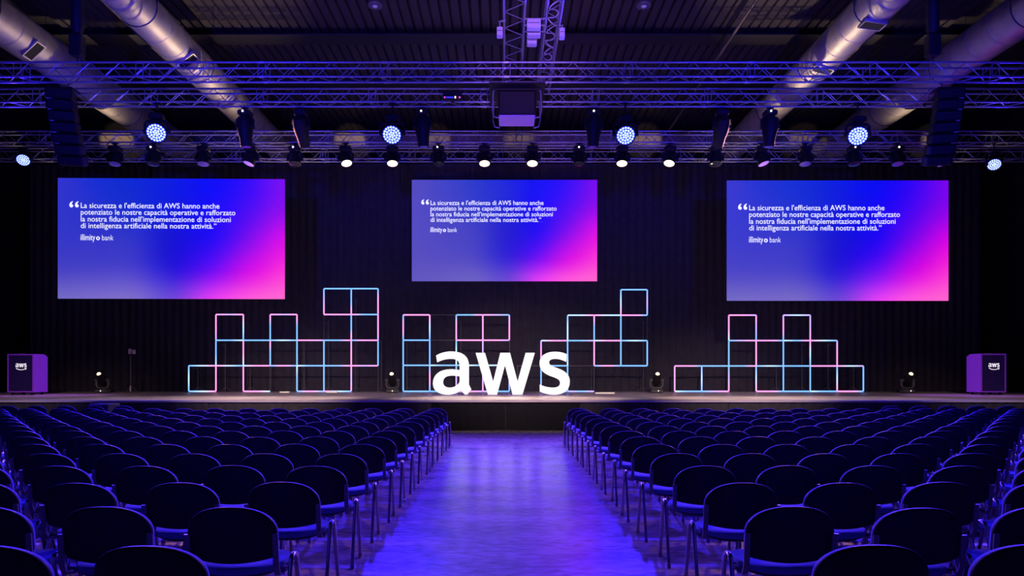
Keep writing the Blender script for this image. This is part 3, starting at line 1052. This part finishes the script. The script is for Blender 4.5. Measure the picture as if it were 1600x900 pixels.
def neon(cols, rows, H, V, offH, offV, poles, label):
    """cols / rows: pixel positions left-right and bottom-top; H and V: {(col,row): code}"""
    t = thing('led_cube_frame', ((sum(cols) / len(cols) - CX) * NS, YN, ZS), label, 'light frame', 'glowing LED square frames on the stage')
    x = [(c - CX) * NS - t.location.x for c in cols]
    zz = [EYE + (HY - r) * NS - ZS for r in rows]
    z0 = zz[0] - 0.05
    zz = [z - z0 for z in zz]          # lowest tubes just above the deck
    qx = Vector((1, 0, 0)).to_track_quat('Z', 'Y')
    qx = Quaternion((0, 1, 0), PI / 2)

    def put(me, a, b, horizontal):
        a, b = Vector(a), Vector(b)
        nm = 'led_tube' if me is not OFFT else 'unlit_tube'
        o = obj(nm, me, t, (a + b) / 2, qx if horizontal else Quaternion())
        o.scale = (1, 1, (b - a).length - 0.02)
    for (c, r), code in H.items():
        put(tube_mesh(code), (x[c], 0, zz[r]), (x[c + 1], 0, zz[r]), True)
    for (c, r), code in V.items():
        put(tube_mesh(code), (x[c], 0, zz[r]), (x[c], 0, zz[r + 1]), False)
    for (c, r) in offH:
        put(OFFT, (x[c], 0, zz[r]), (x[c + 1], 0, zz[r]), True)
    for (c, r) in offV:
        put(OFFT, (x[c], 0, zz[r]), (x[c], 0, zz[r + 1]), False)
    used = set()
    for (c, r) in list(H) + list(offH):
        used.add((c, r)); used.add((c + 1, r))
    for (c, r) in list(V) + list(offV):
        used.add((c, r)); used.add((c, r + 1))
    jm = MB().cbox((0, 0.03, 0), (0.06, 0.09, 0.06), 0.012).mesh('corner_joint', M['grey_housing'])
    for (c, r) in sorted(used):
        obj('corner_joint', jm, t, (x[c], 0.035, zz[r]))
    for (px, top) in poles:
        xx = (px - CX) * (YN + 0.45) / F - t.location.x
        m = MB()
        m.tube([(0, 0, 0.01), (0, 0, top)], 0.016, 8)
        for k in range(3):
            a = 2 * PI * k / 3 + 0.5
            m.tube([(0, 0, 0.22), (0.3 * math.cos(a), 0.3 * math.sin(a), 0.012)], 0.01, 6)
        m.tube([(0, 0, top * 0.96), (0, -0.45, top * 0.96)], 0.008, 6)
        m.build('support_pole', M['grey_housing'], t, (xx, 0.45, 0), smooth=True)
    return t


neon([294.9, 337.4, 380.2, 422.2, 464, 506.1, 548.8, 590.7], [611, 571, 531.3, 491, 450.6],
     {(0, 0): 'BWP', (2, 0): 'PPW', (4, 0): 'BPB', (5, 0): 'PWB',
      (0, 1): 'BWP', (1, 1): 'PWB', (2, 1): 'WPP', (3, 1): 'BPB', (4, 1): 'WBB', (5, 1): 'BBP', (6, 1): 'PVP',
      (1, 2): 'BBW', (2, 2): 'BBB', (3, 2): 'BWB', (4, 2): 'PPV', (5, 2): 'BBP', (6, 2): 'BPP',
      (1, 3): 'PVP', (3, 3): 'PVP', (5, 3): 'PPP', (6, 3): 'PBB', (5, 4): 'BBB', (6, 4): 'BBB'},
     {(0, 0): 'BWB', (1, 0): 'PPP', (1, 1): 'WBB', (1, 2): 'VPP', (2, 0): 'PPP', (2, 1): 'WPP', (2, 2): 'BWP', (3, 1): 'BBP', (3, 2): 'BBP',
      (4, 0): 'BBW', (4, 1): 'BBB', (4, 2): 'BBP', (5, 0): 'BBB', (5, 1): 'BBB', (5, 3): 'PVB', (6, 0): 'PVP', (6, 1): 'PPV', (6, 2): 'PBB', (6, 3): 'PBB',
      (7, 1): 'BBB', (7, 2): 'VPP', (7, 3): 'PPB'},
     [], [(3, 0), (7, 0), (5, 2)], [(309, 1.0), (352, 2.0), (391, 1.0), (475, 2.0), (513, 2.9), (556, 3.8), (596, 2.1)],
     'leftmost glowing blue and pink LED frame, tallest at its right end')
neon([630, 671.5, 712.9, 754.4, 795.8], [611.9, 571.3, 532.1, 492.5],
     {(0, 3): 'PPP', (2, 3): 'BBP', (3, 3): 'PVB', (0, 2): 'BBB', (2, 2): 'PPP', (3, 2): 'PPV', (0, 1): 'BBB', (1, 1): 'WBB', (2, 1): 'BWB', (3, 1): 'WWP',
      (0, 0): 'BBB', (1, 0): 'BBB', (2, 0): 'VPV', (3, 0): 'VBB'},
     {(0, 0): 'BBB', (0, 1): 'BBB', (0, 2): 'BPB', (1, 0): 'BPB', (1, 1): 'BBB', (1, 2): 'BWP', (2, 0): 'VVB', (2, 1): 'WWB', (2, 2): 'PPB',
      (3, 0): 'PVV', (3, 1): 'PVV', (3, 2): 'PPP', (4, 0): 'BVV', (4, 2): 'PPV'},
     [(1, 3), (1, 2)], [(4, 1)], [(636, 2.0), (720, 2.9)],
     'glowing LED frame behind the letter a, second from the left')
neon([808.5, 845.4, 886.9, 928.4, 970.1, 1011.3], [611.9, 572, 532.7, 493, 453.1],
     {(4, 4): 'BBB', (2, 3): 'WWP', (3, 3): 'PWW', (4, 3): 'PPB', (1, 2): 'WPP', (2, 2): 'BBV', (3, 2): 'WPP', (4, 2): 'BWB', (1, 1): 'WBB', (3, 1): 'BPB', (4, 1): 'BBB',
      (1, 0): 'BBB', (2, 0): 'VBV'},
     {(1, 0): 'VBB', (1, 1): 'VPV', (2, 0): 'BBB', (2, 1): 'WBB', (2, 2): 'WWB', (3, 1): 'PPP', (3, 2): 'BBP', (4, 1): 'BBB', (4, 2): 'BBB', (4, 3): 'PWB', (5, 1): 'BBB', (5, 3): 'BVB'},
     [(0, 1), (2, 1), ], [(0, 0), (3, 0), (5, 2)], [(924, 1.0), (1005, 2.9)],
     'glowing LED frame right of the letter s, third from the left')
neon([1054.2, 1096.5, 1138.8, 1181.5, 1224, 1266, 1308, 1349], [612.2, 572.6, 532.9, 493.2],
     {(0, 0): 'WBB', (1, 0): 'BVP', (3, 0): 'PPB', (4, 0): 'BBB', (5, 0): 'WBB', (6, 0): 'PPB',
      (0, 1): 'PPB', (1, 1): 'BBB', (2, 1): 'BBP', (3, 1): 'BWB', (4, 1): 'BBB', (5, 1): 'PPP', (6, 1): 'PWV',
      (2, 2): 'BVP', (3, 2): 'PPB', (4, 2): 'WBP', (5, 2): 'PWB', (2, 3): 'PPV', (4, 3): 'VWV'},
     {(0, 0): 'PPP', (1, 0): 'BWB', (2, 0): 'PVB', (2, 1): 'BBB', (2, 2): 'WPP', (3, 0): 'PWB', (3, 1): 'PPP', (3, 2): 'BVP', (4, 0): 'BBB', (4, 1): 'BBB', (4, 2): 'BPV',
      (5, 0): 'BBB', (5, 1): 'BWP', (5, 2): 'PVV', (6, 0): 'PWB', (6, 1): 'PPV', (7, 0): 'BBB'},
     [], [], [(1213, 1.0), (1253, 2.0), (1294, 2.0), (1334, 1.0)],
     'rightmost glowing blue and pink LED frame with two raised squares')

# short white light bars lying on the deck
for (px, wpx, py, lab) in ((445, 16, 613.5, 'short white bar lying on the stage under the leftmost frame'), (519, 18, 613.5, 'short warm bar on the stage under the tall squares'),
                           (945, 31, 615.3, 'longer white bar lying on the stage right of the letters')):
    Yb = (EYE - ZS) * F / (py - HY)
    Yb = min(Yb, 28.9)
    t = thing('floor_bar', ((px - CX) * Yb / F, Yb, ZS), lab, 'light bar', 'light bars on the deck')
    MB().cbox((0, 0, 0.03), (wpx * Yb / F, 0.12, 0.06), 0.012).build('housing', M['white'], t)
    MB().bbox(-wpx * Yb / F / 2 + 0.02, wpx * Yb / F / 2 - 0.02, -0.067, -0.06, 0.015, 0.048).build('diffuser', mat('bar_diffuser', (0.9, 0.85, 0.8), 0.5, noise=0.02, emit=(1, 0.85, 0.7), estr=0.5), t)

# ------------------------------------------------------------------ floor-standing moving heads
for (px, lab, dx) in ((160, 'floor moving head with glowing lamp beside the thin stand at left', -0.1), (613, 'floor moving head with glowing lamp between the two left frames', 0.02),
                      (1026, 'floor moving head with glowing lamp right of the third frame', -0.02), (1418, 'floor moving head with glowing lamp left of the right podium', 0.1)):
    Yh = 28.6
    X = (px - CX) * Yh / F
    t = thing('moving_head', (X, Yh, ZS), lab, 'stage light', 'floor moving heads')
    MB().cbox((0, 0, 0.08), (0.46, 0.38, 0.14), 0.04).build('base', M['grey_housing'], t)
    m = MB()
    m.tube([(-0.23, 0, 0.5), (-0.235, 0, 0.3), (-0.16, 0, 0.19), (0.16, 0, 0.19), (0.235, 0, 0.3), (0.23, 0, 0.5)], 0.045, 8)
    for s in (-1, 1):
        m.tube([(s * 0.16, 0, 0.5), (s * 0.275, 0, 0.5)], 0.06, 12)
    m.build('yoke', M['grey_housing'], t, smooth=True)
    d = Vector((dx, -0.85, 1))
    h = obj('head', ME['head_floor'], t, (0, 0, 0.5), aim(d))
    h.scale = (1, 1, 1.25)
    o = obj('lens', ME['lens_warm'], h, (0, 0, -0.262))
    o.scale = (0.46, 0.46, 1.5)
    o = obj('pilot_lamp', ME['pilot'], t, (0.03, -0.195, 0.09), aim((0, -1, 0.1)))
    o.scale = (0.65, 0.65, 0.65)
    tg = (-13.2 if px < 300 else -9.3 if px < 700 else 9.3 if px < 1100 else 13.2, 22.5, 10.8)
    spot('head_light', Vector((X, Yh, ZS + 0.5)) + d.normalized() * 0.5, tg, P_FLOORHEAD, (1.0, 0.72, 0.48), 40, 1.0, 0.12)

# ------------------------------------------------------------------ podiums
def small_logo():
    fn = lambda q: ((q[0] - 790) * 0.00026, (544 - q[1]) * 0.00029)
    me = glyph_mesh(GA + GW + GS + SMILE, fn, 0.004, 0.0, 'logo')
    me.materials.append(M['logo'])
    return me


LOGO = small_logo()
for (x0, x1, y0, y1, s, lab) in ((12, 53, 556, 616, 1, 'purple podium with dark front and white logo at the left edge'),
                                 (1532, 1571.5, 558, 618.5, -1, 'purple podium with dark front and white logo at the right edge')):
    Yp = 25.9
    X0, X1 = (x0 - CX) * Yp / F, (x1 - CX) * Yp / F
    wd = X1 - X0
    hg = (y1 - y0) * Yp / F
    Xc = (X0 + X1) / 2
    t = thing('podium', (Xc, Yp, ZS), lab, 'podium', 'purple podiums')
    z0 = 0.09
    D = 0.78
    # body with the rear top edge cut off
    m = MB()
    pr = [(0, z0), (0, z0 + hg - 0.03), (0.03, z0 + hg), (D - 0.2, z0 + hg), (D, z0 + hg - 0.09), (D, z0)]
    vs = [(x, y, z) for x in (-wd / 2, wd / 2) for (y, z) in pr]
    k = len(pr)
    m.add(vs, [tuple(range(k - 1, -1, -1)), tuple(range(k, 2 * k))] + [(i, (i + 1) % k, k + (i + 1) % k, k + i) for i in range(k)])
    body = m.build('body', M['purple'], t)
    fr = MB()
    b = 0.045
    fr.bbox(-wd / 2, wd / 2, -0.025, 0, z0, z0 + b)
    fr.bbox(-wd / 2, wd / 2, -0.025, 0, z0 + hg - b, z0 + hg)
    fr.bbox(-wd / 2, -wd / 2 + b, -0.025, 0, z0 + b, z0 + hg - b)
    fr.bbox(wd / 2 - b, wd / 2, -0.025, 0, z0 + b, z0 + hg - b)
    fr.build('front_frame', M['purple'], t)
    pn = MB().bbox(-wd / 2 + b, wd / 2 - b, -0.012, 0, z0 + b, z0 + hg - b).build('front_panel', M['panel'], t)
    obj('logo', LOGO, pn, (0.02, -0.016, z0 + hg * 0.655))
    for sx in (-1, 1):
        for yy in (0.1, D - 0.12):
            MB().cbox((sx * (wd / 2 - 0.12), yy, 0.045), (0.1, 0.1, 0.09), 0.02).build('caster', M['black'], t)
    lid = MB()
    lid.bbox(-0.14, 0.02, 0.1, 0.2, z0 + hg, z0 + hg + 0.02)
    lid.build('gooseneck_base', M['grey_housing'], t)

# thin stand at left with two small white tubs on its tray
Yt = 28.8
X = (204 - CX) * Yt / F
t = thing('thin_stand', (X, Yt, ZS), 'thin black stand with small tray left of the leftmost frame', 'stand')
MB().tube([(0, 0, 0.02), (0, 0, 1.5)], 0.02, 8).build('pole', M['grey_housing'], t, smooth=True)
for k in range(3):
    a = 2 * PI * k / 3 + 0.4
    MB().tube([(0, 0, 0.3), (0.28 * math.cos(a), 0.28 * math.sin(a), 0.012)], 0.012, 6).build('leg', M['grey_housing'], t)
MB().bbox(-0.36, 0.16, -0.12, 0.12, 1.5, 1.52).build('tray', M['black'], t)
MB().tube([(0, 0, 0.05), (0.0, -0.01, 0.28)], 0.028, 8).build('white_sleeve', M['white'], t, (0, -0.012, 0))
for (dx, h, lab) in ((0.0, 0.19, 'taller white tub on the tray of the thin stand'), (0.15, 0.15, 'shorter white tub on the tray of the thin stand')):
    t = thing('tub', (X + dx - 0.01, Yt - 0.02, ZS + 1.52), lab, 'tub', 'white tubs on the stand')
    MB().lathe([(0.05, 0), (0.065, 0.02), (0.068, h * 0.8), (0.055, h)], 14).build('body', M['white'], t, smooth=True)
    MB().lathe([(0.06, h), (0.06, h + 0.015), (0.02, h + 0.02)], 14).build('lid', M['white'], t, smooth=True)

# dark cabinet on the floor at the foot of the stage
Yc = 19.4
X = (154 - CX) * Yc / F
t = thing('subwoofer', (X, Yc, 0), 'dark blue speaker cabinet on the floor against the stage front at left', 'speaker')
MB().cbox((0, 0.3, 0.39), (0.52, 0.6, 0.76), 0.02).build('cabinet', M['rim'], t)
MB().bbox(-0.22, 0.22, -0.012, 0.0, 0.06, 0.72).build('grille', M['black'], t)

# ------------------------------------------------------------------ chairs
N = 44


def back_outline():
    hw, zb, zm, zt = 0.245, 0.535, 0.665, 0.82
    pts = []
    for k in range(15):                                     # bottom edge, slight belly
        x = -hw + 0.03 + (2 * hw - 0.06) * k / 14
        pts.append((x, zb - 0.032 * (1 - (x / hw) ** 2)))
    pts += [(hw - 0.01, zb + 0.012), (hw, zb + 0.04), (hw, zm - 0.06)]
    for k in range(25):
        a = PI * k / 24
        c, s = math.cos(a), math.sin(a)
        pts.append((hw * math.copysign(abs(c) ** 0.86, c), zm + (zt - zm) * abs(s) ** 0.92))
    pts += [(-hw, zm - 0.06), (-hw, zb + 0.04), (-hw + 0.01, zb + 0.012)]
    return pts


BO = back_outline()


def back_ring(s, dy):
    out = []
    for (x, z) in BO:
        xx, zz = x * s, 0.645 + (z - 0.645) * s
        y = dy + 0.85 * xx * xx - (zz - 0.5) * 0.13 + 0.0
        out.append((xx, y, zz))
    return out


def seat_ring(s, z):
    out = []
    n = 36
    for k in range(n):
        a = 2 * PI * k / n
        c, sn = math.cos(a), math.sin(a)
        x = 0.238 * math.copysign(abs(c) ** 0.62, c) * s
        y = 0.255 + 0.225 * math.copysign(abs(sn) ** 0.75, sn) * s
        out.append((x, y, z + 0.35 * x * x - 0.012))
    return out


CH = {}
CH['backrest'] = MB().rings([back_ring(0.985, 0.012), back_ring(0.985, 0.03), back_ring(0.95, 0.045), back_ring(0.8, 0.052), back_ring(0.4, 0.052), back_ring(0.05, 0.052)]).mesh('backrest', M['fabric'], True)
CH['back_shell'] = MB().rings([back_ring(0.05, -0.014), back_ring(0.5, -0.014), back_ring(0.94, -0.013), back_ring(0.985, -0.006), back_ring(1.0, 0.002), back_ring(0.995, 0.012)]).mesh('back_shell', M['shell'], True)
CH['seat'] = MB().rings([seat_ring(0.98, 0.44), seat_ring(1.0, 0.455), seat_ring(0.985, 0.473), seat_ring(0.9, 0.485), seat_ring(0.5, 0.487), seat_ring(0.05, 0.487)]).mesh('seat', M['fabric'], True)
CH['seat_shell'] = MB().rings([seat_ring(0.3, 0.418), seat_ring(0.85, 0.42), seat_ring(0.97, 0.436), seat_ring(0.985, 0.442), seat_ring(0.2, 0.445)]).mesh('seat_shell', M['shell'], True)
LX = 0.285


def leg_mesh(front):
    m = MB()
    if front:
        pts = [(0, 0.40, 0.0), (0, 0.262, 0.465)]
    else:
        pts = [(0, 0.02, 0.0), (0, 0.145, 0.465)]
    m.tube(pts, 0.0135, 10)
    m.tube([Vector(pts[0]), Vector(pts[0]) + (Vector(pts[1]) - Vector(pts[0])).normalized() * 0.03], 0.017, 10)
    return m.mesh('leg', M['chrome'], True)


CH['leg_f'] = leg_mesh(True)
CH['leg_r'] = leg_mesh(False)
CH['bend'] = MB().tube([(0, 0.145, 0.462), (0, 0.152, 0.487), (0, 0.17, 0.505), (0, 0.2035, 0.512), (0, 0.237, 0.505), (0, 0.255, 0.487), (0, 0.262, 0.462)], 0.0145, 10).mesh('leg_bend', M['chrome'], True)
m = MB()
m.tube([(-LX, 0.155, 0.44), (LX, 0.155, 0.44)], 0.011, 8)
m.tube([(-LX, 0.255, 0.44), (LX, 0.255, 0.44)], 0.011, 8)
CH['rail'] = m.mesh('seat_rail', M['chrome'], True)


def blade(s):
    m = MB()
    x = s * 0.240
    pts = [(0.20, 0.425), (0.12, 0.42), (0.05, 0.435), (0.022, 0.49), (0.012, 0.58), (0.004, 0.665)]
    for i in range(len(pts) - 1):
        (ya, za), (yb, zb) = pts[i], pts[i + 1]
        a, b = Vector((x, ya, za)), Vector((x, yb, zb))
        nrm = Vector((0, (b - a).z, -(b - a).y)).normalized() * 0.005
        o = Vector((0.016, 0, 0))
        P = [a - nrm - o, a + nrm - o, b + nrm - o, b - nrm - o, a - nrm + o, a + nrm + o, b + nrm + o, b - nrm + o]
        m.add(P, [(0, 1, 2, 3), (4, 7, 6, 5), (0, 3, 7, 4), (1, 5, 6, 2), (0, 4, 5, 1), (3, 2, 6, 7)])
    return m.mesh('back_support', M['rim'])


CH['blade_l'], CH['blade_r'] = blade(-1), blade(1)

proto = thing('conference_chair', (0, 0, 0), '', 'chair', 'conference chairs in rows')
obj('seat', CH['seat'], proto)
obj('seat_shell', CH['seat_shell'], proto)
obj('backrest', CH['backrest'], proto)
obj('back_shell', CH['back_shell'], proto)
obj('back_support', CH['blade_l'], proto)
obj('back_support', CH['blade_r'], proto)
for sx in (-1, 1):
    obj('leg', CH['leg_f'], proto, (sx * LX, 0, 0))
    obj('leg', CH['leg_r'], proto, (sx * LX, 0, 0))
    obj('leg_bend', CH['bend'], proto, (sx * LX, 0, 0))
obj('seat_rail', CH['rail'], proto)

rows = [3.09 + 0.905 * i for i in range(15)]
PITCH = 0.672
count = 0
rng = random.Random(3)
for i in range(16):
    Y = rows[i] if i < 15 else 17.1
    side_only = i == 15
    fr = 15 - i            # rows counted from the stage (0 = the short extra rows at the sides)
    for side in (-1, 1):
        for k in range(26):
            X = -1.50 - PITCH * k if side < 0 else 1.57 + PITCH * k
            if side_only and abs(X) < 8.6:
                continue
            pxa = CX + F * (abs(X) - 0.3) / (Y + 0.3) * (1 if side > 0 else -1)
            if pxa < -2 or pxa > 1602:
                continue
            c = proto if count == 0 else copy_tree(proto)
            c.location = (X + rng.uniform(-0.012, 0.012), Y + rng.uniform(-0.03, 0.03), 0)
            c.rotation_euler = (0, 0, rng.uniform(-0.035, 0.035))
            sd = 'left' if side < 0 else 'right'
            if side_only:
                lab = f'dark padded chair in the short row nearest the stage, {sd} side, {ORD[k] if k < 20 else str(k)} place from aisle'
            else:
                seat_w = 'aisle seat' if k == 0 else f'{ORD[k] if k < 20 else str(k)} seat'
                lab = f'dark padded chair, {ORD[14 - i]} row from the stage, {seat_w} {sd} of the aisle'
            c['label'] = lab
            count += 1
print('chairs', count)
